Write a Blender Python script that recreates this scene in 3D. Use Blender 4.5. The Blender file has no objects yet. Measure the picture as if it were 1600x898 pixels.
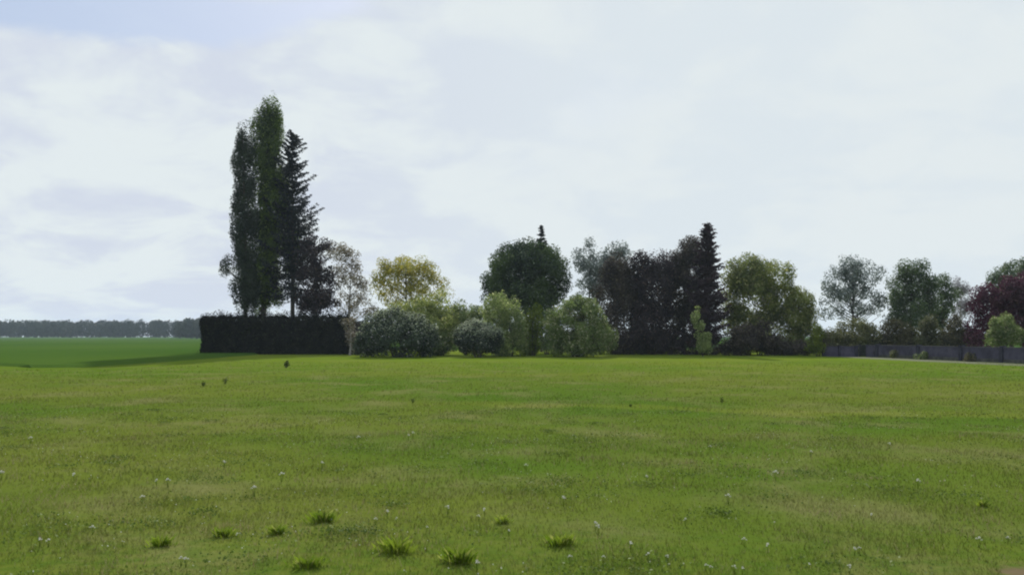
import bpy, math, random
import numpy as np
from mathutils import Vector

R = math.radians
random.seed(11)
rng = np.random.default_rng(7)
S = bpy.context.scene
COL = S.collection

# ------------------------------------------------------------------ camera, sky, sun, exposure
CAM_H, F, HOR = 2.2, 1385.6, 525.0          # eye height, focal length and horizon row in photo pixels
cam_d = bpy.data.cameras.new('camera'); cam = bpy.data.objects.new('camera', cam_d); COL.objects.link(cam)
cam.location = (0, 0, CAM_H); cam.rotation_euler = (R(90), 0, 0)
cam_d.sensor_width = 36; cam_d.lens = 31.18; cam_d.shift_y = 0.0475
cam_d.clip_start = 0.1; cam_d.clip_end = 9000
S.camera = cam

SUN_EL, SUN_AZ = 32.0, -2.0                 # the sun stands beyond the trees: long shadow towards the viewer
w = bpy.data.worlds.new('World'); S.world = w; w.use_nodes = True
NT = w.node_tree; NT.nodes.clear()


class N:
    """small helper to write node trees"""
    def __init__(s, nt): s.nt = nt

    def new(s, t, **k):
        n = s.nt.nodes.new(t)
        for a, b in k.items(): setattr(n, a, b)
        return n

    def put(s, sock, v):
        if isinstance(v, bpy.types.NodeSocket): s.nt.links.new(v, sock)
        elif v is not None: sock.default_value = v

    def m(s, op, a, b=None, c=None, clamp=False):
        n = s.new('ShaderNodeMath', operation=op); n.use_clamp = clamp
        s.put(n.inputs[0], a)
        if b is not None: s.put(n.inputs[1], b)
        if c is not None: s.put(n.inputs[2], c)
        return n.outputs[0]

    def mix(s, f, a, b):
        n = s.new('ShaderNodeMix', data_type='RGBA')
        s.put(n.inputs[0], f); s.put(n.inputs[6], a); s.put(n.inputs[7], b)
        return n.outputs[2]

    def step(s, x, lo, hi):
        n = s.new('ShaderNodeMapRange', interpolation_type='SMOOTHSTEP')
        s.put(n.inputs[0], x); n.inputs[1].default_value = lo; n.inputs[2].default_value = hi
        return n.outputs[0]

    def noise(s, vec, scale, detail=4, rough=.55, dist=0, sc3=None):
        if sc3:
            mp = s.new('ShaderNodeMapping'); s.put(mp.inputs[0], vec); mp.inputs[3].default_value = sc3; vec = mp.outputs[0]
        n = s.new('ShaderNodeTexNoise'); s.put(n.inputs['Vector'], vec)
        n.inputs['Scale'].default_value = scale; n.inputs['Detail'].default_value = detail
        n.inputs['Roughness'].default_value = rough; n.inputs['Distortion'].default_value = dist
        return n.outputs[0]


def c4(c): return (c[0], c[1], c[2], 1)


g = N(NT)
sky = g.new('ShaderNodeTexSky', sky_type='NISHITA'); sky.sun_disc = False
sky.sun_elevation = R(SUN_EL); sky.sun_rotation = R(SUN_AZ)
sky.air_density = 1.0; sky.dust_density = 2.0; sky.ozone_density = 1.0
tc = g.new('ShaderNodeTexCoord'); nrm = g.new('ShaderNodeVectorMath', operation='NORMALIZE')
NT.links.new(tc.outputs['Generated'], nrm.inputs[0])
sep = g.new('ShaderNodeSeparateXYZ'); NT.links.new(nrm.outputs[0], sep.inputs[0])
dx, dy, dz = sep.outputs
az = g.m('ARCTAN2', dx, dy); el = g.m('ARCSINE', dz)
zz = g.m('ADD', g.m('MAXIMUM', dz, 0.0), 0.26)
cmb = g.new('ShaderNodeCombineXYZ')
g.put(cmb.inputs[0], g.m('DIVIDE', dx, zz)); g.put(cmb.inputs[1], g.m('DIVIDE', dy, zz)); g.put(cmb.inputs[2], 0.0)
P = cmb.outputs[0]
n_big = g.noise(P, 1.3, 6, .55, .3)
n_mid = g.noise(P, 3.0, 7, .58, .4)
n_soft = g.noise(P, 0.7, 3, .5, .2)
# how much cloud: thin to the left and high up, closed to the right and low down
warp = g.m('MULTIPLY', g.m('SUBTRACT', n_big, .5), .55)


def blob(a0, e0, ra, re):
    da = g.m('DIVIDE', g.m('SUBTRACT', az, a0), ra); de = g.m('DIVIDE', g.m('SUBTRACT', el, e0), re)
    return g.m('SQRT', g.m('ADD', g.m('MULTIPLY', da, da), g.m('MULTIPLY', de, de)))


d_blue = g.m('ADD', blob(-.47, .372, .30, .078), warp)
blue = g.m('SUBTRACT', 1.0, g.step(g.m('ADD', d_blue, g.m('MULTIPLY', g.m('SUBTRACT', n_mid, .5), .7)), .86, 1.10))
d_c2 = g.m('ADD', blob(-.285, .368, .10, .022), g.m('MULTIPLY', warp, 2.2))     # the small bright cloud inside the clear patch
c2 = g.m('SUBTRACT', 1.0, g.step(d_c2, .6, 1.2))
blue = g.m('MULTIPLY', blue, g.m('SUBTRACT', 1.0, g.m('MULTIPLY', c2, .9)))
blue = g.m('MAXIMUM', blue, g.m('MULTIPLY', g.step(n_soft, .56, .70), .35))
tone = g.step(g.m('ADD', g.m('MULTIPLY', n_mid, .6), g.m('MULTIPLY', n_big, .4)), .43, .57)
leftness = g.step(az, .22, -.38)
white = g.mix(leftness, (7.65, 8.25, 8.45, 1), (7.7, 8.35, 8.55, 1))
grey = g.mix(leftness, (7.2, 7.9, 8.35, 1), (6.5, 7.05, 8.1, 1))
cl = g.mix(tone, grey, white)
skyc = g.mix(.85, sky.outputs[0], (4.5, 5.7, 7.9, 1))       # clear air seen through thin high veil
veil = g.mix(.12, skyc, cl)
allc = g.mix(blue, cl, veil)
bg = g.new('ShaderNodeBackground'); g.put(bg.inputs[0], allc); bg.inputs[1].default_value = 0.10
wo = g.new('ShaderNodeOutputWorld'); NT.links.new(bg.outputs[0], wo.inputs[0])

sd = bpy.data.lights.new('sun', 'SUN'); sd.energy = 5.0; sd.angle = R(0.8); sd.color = (1, .95, .86)
sun = bpy.data.objects.new('sun', sd); COL.objects.link(sun)
sv = Vector((math.sin(R(SUN_AZ)) * math.cos(R(SUN_EL)), math.cos(R(SUN_AZ)) * math.cos(R(SUN_EL)), math.sin(R(SUN_EL))))
sun.rotation_euler = (-sv).to_track_quat('-Z', 'Y').to_euler(); sun.location = sv * 100

S.view_settings.view_transform = 'Standard'; S.view_settings.look = 'None'
S.view_settings.exposure = 0.0; S.view_settings.gamma = 1.0
S.cycles.use_denoising = True; S.cycles.max_bounces = 6; S.cycles.diffuse_bounces = 3
S.cycles.transmission_bounces = 4; S.cycles.volume_bounces = 1; S.cycles.transparent_max_bounces = 8
S.cycles.filter_width = 2.1                 # a soft lens


# ------------------------------------------------------------------ helpers
def wx(px, Y): return (px - 800) / F * Y
def wz(py, Y): return CAM_H - (py - HOR) / F * Y
def gy(py): return CAM_H * F / (py - HOR)


def tag(o, label=None, cat=None, group=None, kind=None):
    if label: o['label'] = label
    if cat: o['category'] = cat
    if group: o['group'] = group
    if kind: o['kind'] = kind
    return o


def link(name, me, mat, parent=None):
    o = bpy.data.objects.new(name, me); COL.objects.link(o)
    if mat: me.materials.append(mat)
    if parent: o.parent = parent
    return o


def np_mesh(name, verts, nper, smooth=False):
    """verts (n*nper,3): every run of nper vertices is one face"""
    n = len(verts) // nper
    me = bpy.data.meshes.new(name)
    me.vertices.add(len(verts)); me.vertices.foreach_set('co', np.ascontiguousarray(verts, dtype=np.float32).ravel())
    me.loops.add(n * nper); me.loops.foreach_set('vertex_index', np.arange(n * nper, dtype=np.int32))
    me.polygons.add(n); me.polygons.foreach_set('loop_start', np.arange(0, n * nper, nper, dtype=np.int32))
    me.polygons.foreach_set('loop_total', np.full(n, nper, dtype=np.int32))
    me.update(); me.validate()
    return me


def py_mesh(name, v, f, smooth=True):
    me = bpy.data.meshes.new(name); me.from_pydata(v, [], f); me.update()
    if smooth: me.polygons.foreach_set('use_smooth', [True] * len(me.polygons))
    return me


def unit(a): return a / np.maximum(np.linalg.norm(a, axis=-1, keepdims=True), 1e-9)


def leaf_quads(c, nrm_, size, aspect=.62):
    """rhombic leaf faces centred on c, facing roughly nrm_"""
    n = unit(nrm_ + rng.normal(0, .75, c.shape))
    t = unit(np.cross(n, rng.normal(0, 1, c.shape))); b = np.cross(n, t)
    s = (size * rng.uniform(.6, 1.35, len(c)))[:, None] * .5
    q = np.empty((len(c), 4, 3)); fold = n * s * .25
    q[:, 0] = c - t * s; q[:, 1] = c + b * s * aspect + fold; q[:, 2] = c + t * s; q[:, 3] = c - b * s * aspect + fold
    return q.reshape(-1, 3)


def tube(V, Fc, pts, rads, sides=6):
    """append a tapered tube through pts"""
    base = len(V)
    for i, (p, r) in enumerate(zip(pts, rads)):
        p = Vector(p)
        d = (Vector(pts[min(i + 1, len(pts) - 1)]) - Vector(pts[max(i - 1, 0)])).normalized()
        a = d.orthogonal().normalized(); b = d.cross(a)
        for k in range(sides):
            t = 2 * math.pi * k / sides
            V.append(tuple(p + (a * math.cos(t) + b * math.sin(t)) * r))
    for i in range(len(pts) - 1):
        for k in range(sides):
            k2 = (k + 1) % sides
            Fc.append((base + i * sides + k, base + i * sides + k2, base + (i + 1) * sides + k2, base + (i + 1) * sides + k))
    Fc.append(tuple(base + (len(pts) - 1) * sides + k for k in range(sides)))


def new_mat(name):
    m = bpy.data.materials.new(name); m.use_nodes = True; nt = m.node_tree; nt.nodes.clear()
    return m, N(nt), nt.nodes.new('ShaderNodeOutputMaterial')


def leaf_mat(name, dark, light, accent=None, accent_amt=.15, trans=.35, patch=.5):
    m, n, out = new_mat(name)
    geo = n.new('ShaderNodeNewGeometry')
    rnd = geo.outputs['Random Per Island']
    big = n.noise(geo.outputs['Position'], patch, 3, .6)
    f = n.m('ADD', n.m('MULTIPLY', rnd, .45), n.m('MULTIPLY', n.step(big, .40, .60), .55))
    col = n.mix(f, c4(dark), c4(light))
    if accent:
        r2 = n.m('FRACT', n.m('MULTIPLY', rnd, 37.7))
        col = n.mix(n.m('LESS_THAN', r2, accent_amt), col, c4(accent))
    d = n.new('ShaderNodeBsdfDiffuse'); n.put(d.inputs[0], col)
    t = n.new('ShaderNodeBsdfTranslucent'); n.put(t.inputs[0], col)
    gl = n.new('ShaderNodeBsdfGlossy'); gl.inputs[0].default_value = (1, 1, 1, 1); gl.inputs['Roughness'].default_value = .5
    mx = n.new('ShaderNodeMixShader'); mx.inputs[0].default_value = trans
    n.put(mx.inputs[1], d.outputs[0]); n.put(mx.inputs[2], t.outputs[0])
    m2 = n.new('ShaderNodeMixShader'); m2.inputs[0].default_value = .014
    n.put(m2.inputs[1], mx.outputs[0]); n.put(m2.inputs[2], gl.outputs[0])
    n.put(out.inputs[0], m2.outputs[0])
    return m


def plain_mat(name, a, b, scale=3, rough=.9, bump=.3, sc3=None):
    m, n, out = new_mat(name)
    geo = n.new('ShaderNodeNewGeometry')
    ns = n.noise(geo.outputs['Position'], scale, 6, .65, 0, sc3)
    p = n.new('ShaderNodeBsdfPrincipled'); n.put(p.inputs['Base Color'], n.mix(n.step(ns, .35, .65), c4(a), c4(b)))
    p.inputs['Roughness'].default_value = rough; p.inputs['Specular IOR Level'].default_value = .2
    bp = n.new('ShaderNodeBump'); bp.inputs['Strength'].default_value = bump; n.put(bp.inputs['Height'], ns); n.put(p.inputs['Normal'], bp.outputs[0])
    n.put(out.inputs[0], p.outputs[0])
    return m


# grass colour: one shared function of the place in the field, used by the turf sheet and by the blades on it
def grass_color(n, blades):
    geo = n.new('ShaderNodeNewGeometry'); pos = geo.outputs['Position']
    a = n.noise(pos, .045, 4, .55, .3, (1, 1.0, 0)); b = n.noise(pos, .35, 5, .6, .2, (1, .8, 0)); c = n.noise(pos, 3.2, 4, .7, 0, (1, 1, 0))
    olive = (.104, .132, .022); green = (.064, .115, .014); straw = (.150, .150, .060); fresh = (.125, .178, .014)
    col = n.mix(n.step(a, .40, .60), c4(olive), c4(green))
    col = n.mix(n.m('MULTIPLY', n.step(b, .46, .72), .75), col, c4(straw if not blades else (.17, .165, .06)))
    col = n.mix(n.m('MULTIPLY', n.step(c, .50, .75), .45), col, c4((.06, .095, .02)))
    sp = n.new('ShaderNodeSeparateXYZ'); n.put(sp.inputs[0], pos)
    # the farther sward towards the trees is fresher, and an old mowing edge crosses at 25 to 30 m
    col = n.mix(n.m('MULTIPLY', n.step(sp.outputs[1], 28, 90), .55), col, c4(fresh))
    line = n.m('ABSOLUTE', n.m('ADD', n.m('SUBTRACT', sp.outputs[1], 28.4), n.m('ADD', n.m('MULTIPLY', sp.outputs[0], .30), n.m('MULTIPLY', n.m('SUBTRACT', b, .5), 3.0))))
    lm = n.m('MULTIPLY', n.m('MULTIPLY', n.m('SUBTRACT', 1.0, n.step(line, .3, 1.5)), n.step(sp.outputs[0], -6, 1)), .26)
    col = n.mix(lm, col, c4((.19, .20, .035)))
    col = n.mix(n.m('MULTIPLY', n.m('SUBTRACT', 1.0, n.step(sp.outputs[1], 8.2, 11.5)), n.m('MULTIPLY', n.step(c, .40, .60), .55)), col, c4((.055, .105, .012)))
    # bare trodden earth at the near right
    ddx = n.m('SUBTRACT', sp.outputs[0], 4.95); ddy = n.m('SUBTRACT', sp.outputs[1], 8.1)
    rr = n.m('SQRT', n.m('ADD', n.m('MULTIPLY', ddx, ddx), n.m('MULTIPLY', ddy, ddy)))
    soil = n.m('SUBTRACT', 1.0, n.step(n.m('ADD', rr, n.m('MULTIPLY', n.m('SUBTRACT', c, .5), .6)), .25, .55))
    if not blades: col = n.mix(soil, col, c4((.13, .10, .06)))
    if blades:
        rnd = geo.outputs['Random Per Island']
        col = n.mix(n.m('MULTIPLY', rnd, .5), col, c4((.18, .20, .055)))
        r2 = n.m('FRACT', n.m('MULTIPLY', rnd, 51.3)); col = n.mix(n.m('MULTIPLY', n.m('LESS_THAN', r2, .10), .7), col, c4((.30, .27, .15)))
    return col, b, c


def turf_mat():
    m, n, out = new_mat('turf')
    col, b, c = grass_color(n, False)
    d = n.new('ShaderNodeBsdfDiffuse'); n.put(d.inputs[0], col)
    bp = n.new('ShaderNodeBump'); bp.inputs['Strength'].default_value = .5; bp.inputs['Distance'].default_value = .05
    n.put(bp.inputs['Height'], n.m('ADD', c, b)); n.put(d.inputs['Normal'], bp.outputs[0])
    n.put(out.inputs[0], d.outputs[0])
    return m


def blade_mat():
    m, n, out = new_mat('grass_blades')
    col, b, c = grass_color(n, True)
    d = n.new('ShaderNodeBsdfDiffuse'); n.put(d.inputs[0], col)
    t = n.new('ShaderNodeBsdfTranslucent'); n.put(t.inputs[0], col)
    geo = n.new('ShaderNodeNewGeometry'); up = n.new('ShaderNodeMix', data_type='VECTOR'); up.inputs[0].default_value = .65
    n.put(up.inputs[4], geo.outputs['Normal']); up.inputs[5].default_value = (0, 0, 1)
    nm = n.new('ShaderNodeVectorMath', operation='NORMALIZE'); n.put(nm.inputs[0], up.outputs[1]); n.put(d.inputs['Normal'], nm.outputs[0])
    mx = n.new('ShaderNodeMixShader'); mx.inputs[0].default_value = .35
    n.put(mx.inputs[1], d.outputs[0]); n.put(mx.inputs[2], t.outputs[0]); n.put(out.inputs[0], mx.outputs[0])
    return m


# ------------------------------------------------------------------ the ground
def gz(x, y):
    """gentle unevenness of the meadow, level again where the trees stand"""
    f = np.clip((62 - y) / 25, 0, 1)
    return f * (.035 * np.sin(x * .55 + .7 * np.sin(y * .31)) * np.cos(y * .47) + .02 * np.sin(x * 1.7 + 1) * np.sin(y * 1.3 + .5 * x))


def axis(lo, hi, fine, a, b, steps):
    mid = np.arange(a, b + fine * .5, fine)
    k = np.linspace(0, 1, steps + 1)[1:]
    left = a - (a - lo) * k ** 2.6; right = b + (hi - b) * k ** 2.6
    return np.concatenate([left[::-1], mid, right])


xs = axis(-2500, 2500, .45, -30, 30, 34); ys = axis(-400, 2600, .4, 4, 64, 34)
XX, YY = np.meshgrid(xs, ys); ZZ = gz(XX, YY)
V = np.stack([XX, YY, ZZ], -1).reshape(-1, 3); nx, ny = len(xs), len(ys)
ii = np.arange(nx * ny).reshape(ny, nx)
Fq = np.stack([ii[:-1, :-1], ii[:-1, 1:], ii[1:, 1:], ii[1:, :-1]], -1).reshape(-1, 4)
me = py_mesh('ground', V.tolist(), Fq.tolist()); M_TURF = turf_mat()
tag(link('ground', me, M_TURF), kind='structure')

# the young cereal crop beyond the meadow on the left: a mass some 20 cm high with a sloping edge
edge = [(-400, 74), (-120, 70), (-60, 67.5), (-38, 65.5), (-33.5, 61.5), (-30.2, 62), (-29.6, 75), (-29.8, 90), (-30.5, 104), (-31, 122), (-20, 135), (60, 150), (420, 170)]
fine = []
for (a, b) in zip(edge[:-1], edge[1:]):
    k = max(2, int(math.dist(a, b) / 2.5))
    for i in range(k):
        t = i / k; fine.append((a[0] + (b[0] - a[0]) * t + random.uniform(-.25, .25), a[1] + (b[1] - a[1]) * t + random.uniform(-.25, .25)))
fine.append(edge[-1])
V, Fc = [], []
for x, y in fine:
    cx, cy = x - .7 * (1 if x > -34 and y < 125 else .1), y + .9
    V += [(x, y, -.02), (cx, cy, .2)]
n_ = len(fine)
for i in range(n_ - 1): Fc.append((2 * i, 2 * i + 2, 2 * i + 3, 2 * i + 1))
top = [2 * i + 1 for i in range(n_)]
V += [(2400, 400, .2), (2400, 2500, .2), (-2400, 2500, .2), (-2400, 90, .2)]
k0 = len(V) - 4
Fc.append(tuple(top + [k0, k0 + 1, k0 + 2, k0 + 3]))
me = py_mesh('crop_field', V, Fc, False)
m, n, out = new_mat('young_crop'); geo = n.new('ShaderNodeNewGeometry')
a = n.noise(geo.outputs['Position'], .03, 4, .6, 0, (1, .35, 0)); b = n.noise(geo.outputs['Position'], 1.5, 4, .7)
sp = n.new('ShaderNodeSeparateXYZ'); n.put(sp.inputs[0], geo.outputs['Position'])
col = n.mix(n.step(a, .35, .65), c4((.040, .085, .014)), c4((.060, .105, .018)))
col = n.mix(n.m('MULTIPLY', b, .4), col, c4((.03, .08, .012)))
d = n.new('ShaderNodeBsdfDiffuse'); n.put(d.inputs[0], col)
bp = n.new('ShaderNodeBump'); bp.inputs['Strength'].default_value = .6; bp.inputs['Distance'].default_value = .1; n.put(bp.inputs['Height'], b); n.put(d.inputs['Normal'], bp.outputs[0])
n.put(out.inputs[0], d.outputs[0])
tag(link('crop_field', me, m), kind='structure')

# gravel path along the foot of the garden wall on the right
WALL = [(1372, 92.0), (1800, 59.0)]


def wall_pt(px):
    """point on the wall line seen at photo column px"""
    (p0, y0), (p1, y1) = WALL; A = Vector((wx(p0, y0), y0)); B = Vector((wx(p1, y1), y1))
    k = (px - 800) / F; D = B - A; t = (k * A.y - A.x) / (D.x - k * D.y)
    return A + D * t


P0, P1 = wall_pt(1372), wall_pt(1800); WD = (P1 - P0).normalized(); WN = Vector((WD.y, -WD.x))
if WN.y > 0: WN = -WN
V = []; Fc = []
K = 60
for i in range(K + 1):
    p = P0 + (P1 - P0) * (i / K) - WD * (6 * (1 - i / K))
    a = p + WN * .7; b = p + WN * (3.6 + random.uniform(-.35, .35) + .9 * i / K)
    V += [(a.x, a.y, .006), (b.x, b.y, .006)]
for i in range(K): Fc.append((2 * i, 2 * i + 1, 2 * i + 3, 2 * i + 2))
me = py_mesh('path', V, Fc, False)
tag(link('path', me, plain_mat('gravel', (.050, .066, .020), (.072, .080, .030), .5)), kind='structure')

# ------------------------------------------------------------------ haze: the air over the fields
V = [(x, y, z) for x in (-2600, 2600) for y in (-500, 2700) for z in (-1.1, 48)]
Fc = [(0, 1, 3, 2), (4, 6, 7, 5), (0, 4, 5, 1), (2, 3, 7, 6), (0, 2, 6, 4), (1, 5, 7, 3)]
m, n, out = new_mat('haze'); pv = n.new('ShaderNodeVolumePrincipled')
pv.inputs['Color'].default_value = (.66, .80, 1, 1); pv.inputs['Density'].default_value = .00014; pv.inputs['Anisotropy'].default_value = .2
n.put(out.inputs['Volume'], pv.outputs[0])
hz = link('haze', py_mesh('haze', V, Fc, False), m); tag(hz, 'pale bluish air over the fields', 'haze', kind='stuff')


# ------------------------------------------------------------------ trees
BARK = plain_mat('bark', (.045, .038, .032), (.09, .078, .065), 5, sc3=(3, 3, .6))
BARK_GREY = plain_mat('pale_bark', (.22, .205, .19), (.36, .34, .31), 4, sc3=(2, 2, .8))


def root_at(name, x, y, label, cat, group=None):
    o = bpy.data.objects.new(name, None); COL.objects.link(o); o.location = (x, y, 0); o.empty_display_size = .5
    return tag(o, label, cat, group)


def sphere_pts(n):
    return unit(rng.normal(0, 1, (n, 3)))


def crown_points(ells, clump_r, per_clump, n_clumps, elong=1.0, fill=.45, keep=1.0):
    """leaf centres and outward normals for a crown made of ellipsoids [(cx,cy,cz,rx,ry,rz)]; leaves gather in clumps"""
    vol = np.array([(e[3] * e[4] * e[5]) ** .8 for e in ells]); cnt = np.maximum(3, (n_clumps * vol / vol.sum())).astype(int)
    C, O, cl_c = [], [], []
    for e, k in zip(ells, cnt):
        d = sphere_pts(k); rad = rng.uniform(fill, 1.0, k) ** .6
        c = np.array(e[:3]) + d * rad[:, None] * np.array(e[3:6]) * .92
        r = clump_r * rng.uniform(.55, 1.35, k)
        for j in range(k):
            if rng.random() > keep: continue
            mm = int(per_clump * (r[j] / clump_r) ** 2); u = sphere_pts(mm) * (rng.uniform(.25, 1, mm) ** .5)[:, None]
            p = c[j] + u * np.array([r[j], r[j], r[j] * elong])
            C.append(p); O.append(unit(u) * .8 + d[j] * .6 + np.array([0, 0, .35])); cl_c.append(c[j])
    return np.concatenate(C), np.concatenate(O), np.array(cl_c)


def tree(name, label, cat, px, Y, blobs, mat, clump=.9, per=90, n=110, leaf=.26, elong=1.0, keep=1.0, fill=.45, trunk=.22,
         bark=None, limbs=14, trunk_top=None, depth=1.0, group=None, lean=0, stems=1, zmin=.05, blossom=None):
    """blobs are crown lobes (px, py, rx, ry) read off the photograph and given their real size at distance Y"""
    bx = wx(px, Y); root = root_at(name, bx, Y, label, cat, group); k = Y / F
    ells = []
    for (cx, cy, rx, ry) in blobs:
        X = wx(cx, Y) - bx; Z = wz(cy, Y); rr = rx * k
        ells.append((X, random.uniform(-.35, .35) * rr * depth, Z, rr, rr * depth * random.uniform(.85, 1.1), ry * k))
    C, O, cc = crown_points(ells, clump, per, n, elong, fill, keep)
    ok = C[:, 2] > zmin; C, O = C[ok], O[ok]
    me = np_mesh('crown', leaf_quads(C, O, leaf), 4)
    link('crown', me, mat, root)
    if blossom:                              # (material, share, lowest height share): blossom on top, doubling as painted top light
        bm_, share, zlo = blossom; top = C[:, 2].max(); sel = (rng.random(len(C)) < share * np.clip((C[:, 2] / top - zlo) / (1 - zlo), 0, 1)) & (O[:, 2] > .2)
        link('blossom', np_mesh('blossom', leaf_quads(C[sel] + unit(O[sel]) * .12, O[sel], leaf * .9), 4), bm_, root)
    # trunk with limbs reaching into the clumps
    V, Fc = [], []
    ztop = wz(trunk_top, Y) if trunk_top else max(e[2] for e in ells)
    xt = np.average([e[0] for e in ells], weights=[e[3] for e in ells])
    for s in range(stems):
        off = (s - (stems - 1) / 2) * trunk * 2.2
        pts, rad = [], []
        K = 9
        for i in range(K + 1):
            t = i / K; pts.append((off * (1 + 3 * t) + xt * t ** 1.3 + .12 * math.sin(4 * t + px) * trunk * 4 * t + lean * t, .1 * math.cos(3 * t + px) * trunk * 4 * t, -.15 + (ztop + .15) * t))
            rad.append(trunk * (1.35 - .5 * min(1, t * 6)) * (1 - .85 * t) + .01)
        tube(V, Fc, pts, rad, 8)
    if len(cc) and limbs:
        for j in rng.choice(len(cc), min(limbs, len(cc)), replace=False):
            e = cc[j]; zt = max(.25 * ztop, e[2] - .45 * math.hypot(e[0] - xt, e[1]) - .8); zt = min(zt, ztop * .93); t = zt / ztop
            a = np.array((xt * t ** 1.3 + lean * t, 0, zt)); r0 = trunk * (1 - .8 * t) * .45 + .012
            mid = a * .5 + e * .5 + np.array([0, 0, -.08 * abs(e[0])])
            tube(V, Fc, [tuple(a), tuple(mid), tuple(e)], [r0, r0 * .6, r0 * .2], 5)
    me = py_mesh('trunk', V, Fc); link('trunk', me, bark or BARK, root)
    return root


def conifer(name, label, px, Y, top, bottom, half, mat, dens=1.0, gap=.75, group=None, up=.0, shape=1.0, trunk=.28, thin=.33, leaf=.24, ragged=False):
    """whorled conifer: half = half-width in photo pixels near the base"""
    bx = wx(px, Y); root = root_at(name, bx, Y, label, 'conifer', group); k = Y / F
    H = wz(top, Y); zb = max(.5, wz(bottom, Y)); L0 = half * k
    V, Fc = [], []
    tube(V, Fc, [(0, 0, -.15), (.05, 0, H * .5), (0, 0, H)], [trunk, trunk * .6, .02], 8)
    Cs, Os = [], []
    z = zb
    while z < H - .25:
        t = (z - zb) / (H - zb); L = L0 * (1 - t) ** shape + .12
        nb = random.randint(4, 6)
        a0 = random.uniform(0, 6.28)
        for j in range(nb):
            a = a0 + j * 6.283 / nb + random.uniform(-.3, .3); l = L * (random.uniform(.5, 1.15) if not ragged else random.choice((random.uniform(.35, .65), random.uniform(.75, 1.2))))
            if random.random() > dens: continue
            dirv = np.array([math.cos(a), math.sin(a), 0]); lift = (up + .35 * t) * l; droop = .28 * l * (1 - t)
            z0 = z + random.uniform(-.2, .2)
            pts = [np.array([0, 0, z0]) + dirv * l * s + np.array([0, 0, lift * s - droop * math.sin(s * 2.4) + .10 * l * s * s]) for s in (0, .33, .66, 1)]
            tube(V, Fc, [tuple(p) for p in pts], [.06 + .012 * l, .045, .03, .012], 4)
            m_ = int((6 + 52 * l) * (.27 / leaf) ** 2); s = rng.uniform(.12, 1.03, m_)
            base = np.stack([np.interp(s, (0, .33, .66, 1), [p[q] for p in pts]) for q in range(3)], -1)
            side = np.cross(dirv, [0, 0, 1]); wd = (thin * (1.15 - s * .7) * min(1.5, .5 + l * .25)) * (1.1 - .75 * t)
            base = base + side * (rng.normal(0, 1, m_) * wd * 1.1)[:, None] + np.array([0, 0, 1]) * (-np.abs(rng.normal(0, 1, m_)) * wd * .75 + .1)[:, None] + dirv * rng.normal(0, .12, m_)[:, None]
            Cs.append(base); Os.append(np.tile([0, 0, 1.0], (m_, 1)) + dirv * .3)
        z += gap * random.uniform(.75, 1.25) * (1 - .35 * t)
    C = np.concatenate(Cs); O = np.concatenate(Os)
    ok = C[:, 2] > .05
    link('crown', np_mesh('crown', leaf_quads(C[ok], O[ok], leaf), 4), mat, root)
    link('trunk', py_mesh('trunk', V, Fc), BARK, root)
    return root


L_POP = leaf_mat('poplar_leaf', (0.027, 0.046, 0.016), (0.115, 0.182, 0.030), (0.189, 0.270, 0.047), .15, .40, .35)
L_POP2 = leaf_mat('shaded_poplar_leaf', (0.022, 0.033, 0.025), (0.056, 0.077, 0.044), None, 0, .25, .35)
L_SPRUCE = leaf_mat('spruce_needle', (.012, .017, .020), (.032, .040, .045), None, 0, .12, .6)
L_DARK = leaf_mat('dark_purple_leaf', (0.020, 0.015, 0.022), (0.055, 0.042, 0.046), (0.099, 0.066, 0.061), .08, .25, .5)
L_SPIRE = leaf_mat('dark_spire_needle', (.026, .016, .024), (.068, .042, .052), None, 0, .25, .6)
L_BROWN = leaf_mat('brown_olive_leaf', (0.110, 0.094, 0.061), (0.209, 0.187, 0.105), (0.374, 0.352, 0.330), .22, .40, .6)
L_YELL = leaf_mat('yellow_leaf', (0.216, 0.204, 0.036), (0.456, 0.396, 0.048), (0.288, 0.324, 0.096), .3, .5, .45)
L_YG = leaf_mat('yellow_green_leaf', (0.122, 0.174, 0.046), (0.330, 0.383, 0.096), (0.500, 0.500, 0.174), .12, .45, .6)
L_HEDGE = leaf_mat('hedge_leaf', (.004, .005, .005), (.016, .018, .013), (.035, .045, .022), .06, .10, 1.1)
L_BLOS = leaf_mat('dark_shrub_leaf', (0.021, 0.033, 0.027), (0.068, 0.098, 0.054), (0.500, 0.500, 0.500), .03, .2, .9)
L_BLOS2 = leaf_mat('dark_green_shrub_leaf', (0.020, 0.031, 0.027), (0.056, 0.078, 0.050), (0.490, 0.500, 0.420), .03, .2, .9)
L_BLOOM_LIT = leaf_mat('blossom_top_light', (.20, .26, .14), (.46, .50, .38), None, 0, .4, .9)
L_DKGREEN = leaf_mat('deep_green_leaf', (0.016, 0.030, 0.024), (0.081, 0.132, 0.030), (0.189, 0.243, 0.162), .05, .32, .22)
L_GGREEN = leaf_mat('grey_green_leaf', (0.066, 0.105, 0.033), (0.218, 0.292, 0.087), (0.420, 0.420, 0.248), .12, .42, .7)
L_LIGHT = leaf_mat('light_green_leaf', (0.123, 0.179, 0.055), (0.317, 0.398, 0.123), (0.468, 0.500, 0.248), .15, .48, .7)
L_BRIGHT = leaf_mat('bright_green_leaf', (.08, .12, .010), (.20, .26, .018), None, 0, .5, .8)
L_BLUE = leaf_mat('blue_grey_leaf', (0.088, 0.115, 0.108), (0.203, 0.243, 0.223), (0.405, 0.459, 0.459), .12, .35, .5)
L_OLIVE = leaf_mat('olive_leaf', (0.063, 0.070, 0.035), (0.161, 0.175, 0.063), (0.266, 0.266, 0.140), .10, .35, .4)
L_OLGREEN = leaf_mat('olive_green_leaf', (0.069, 0.096, 0.028), (0.231, 0.277, 0.062), (0.370, 0.370, 0.139), .12, .45, .3)
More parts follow.
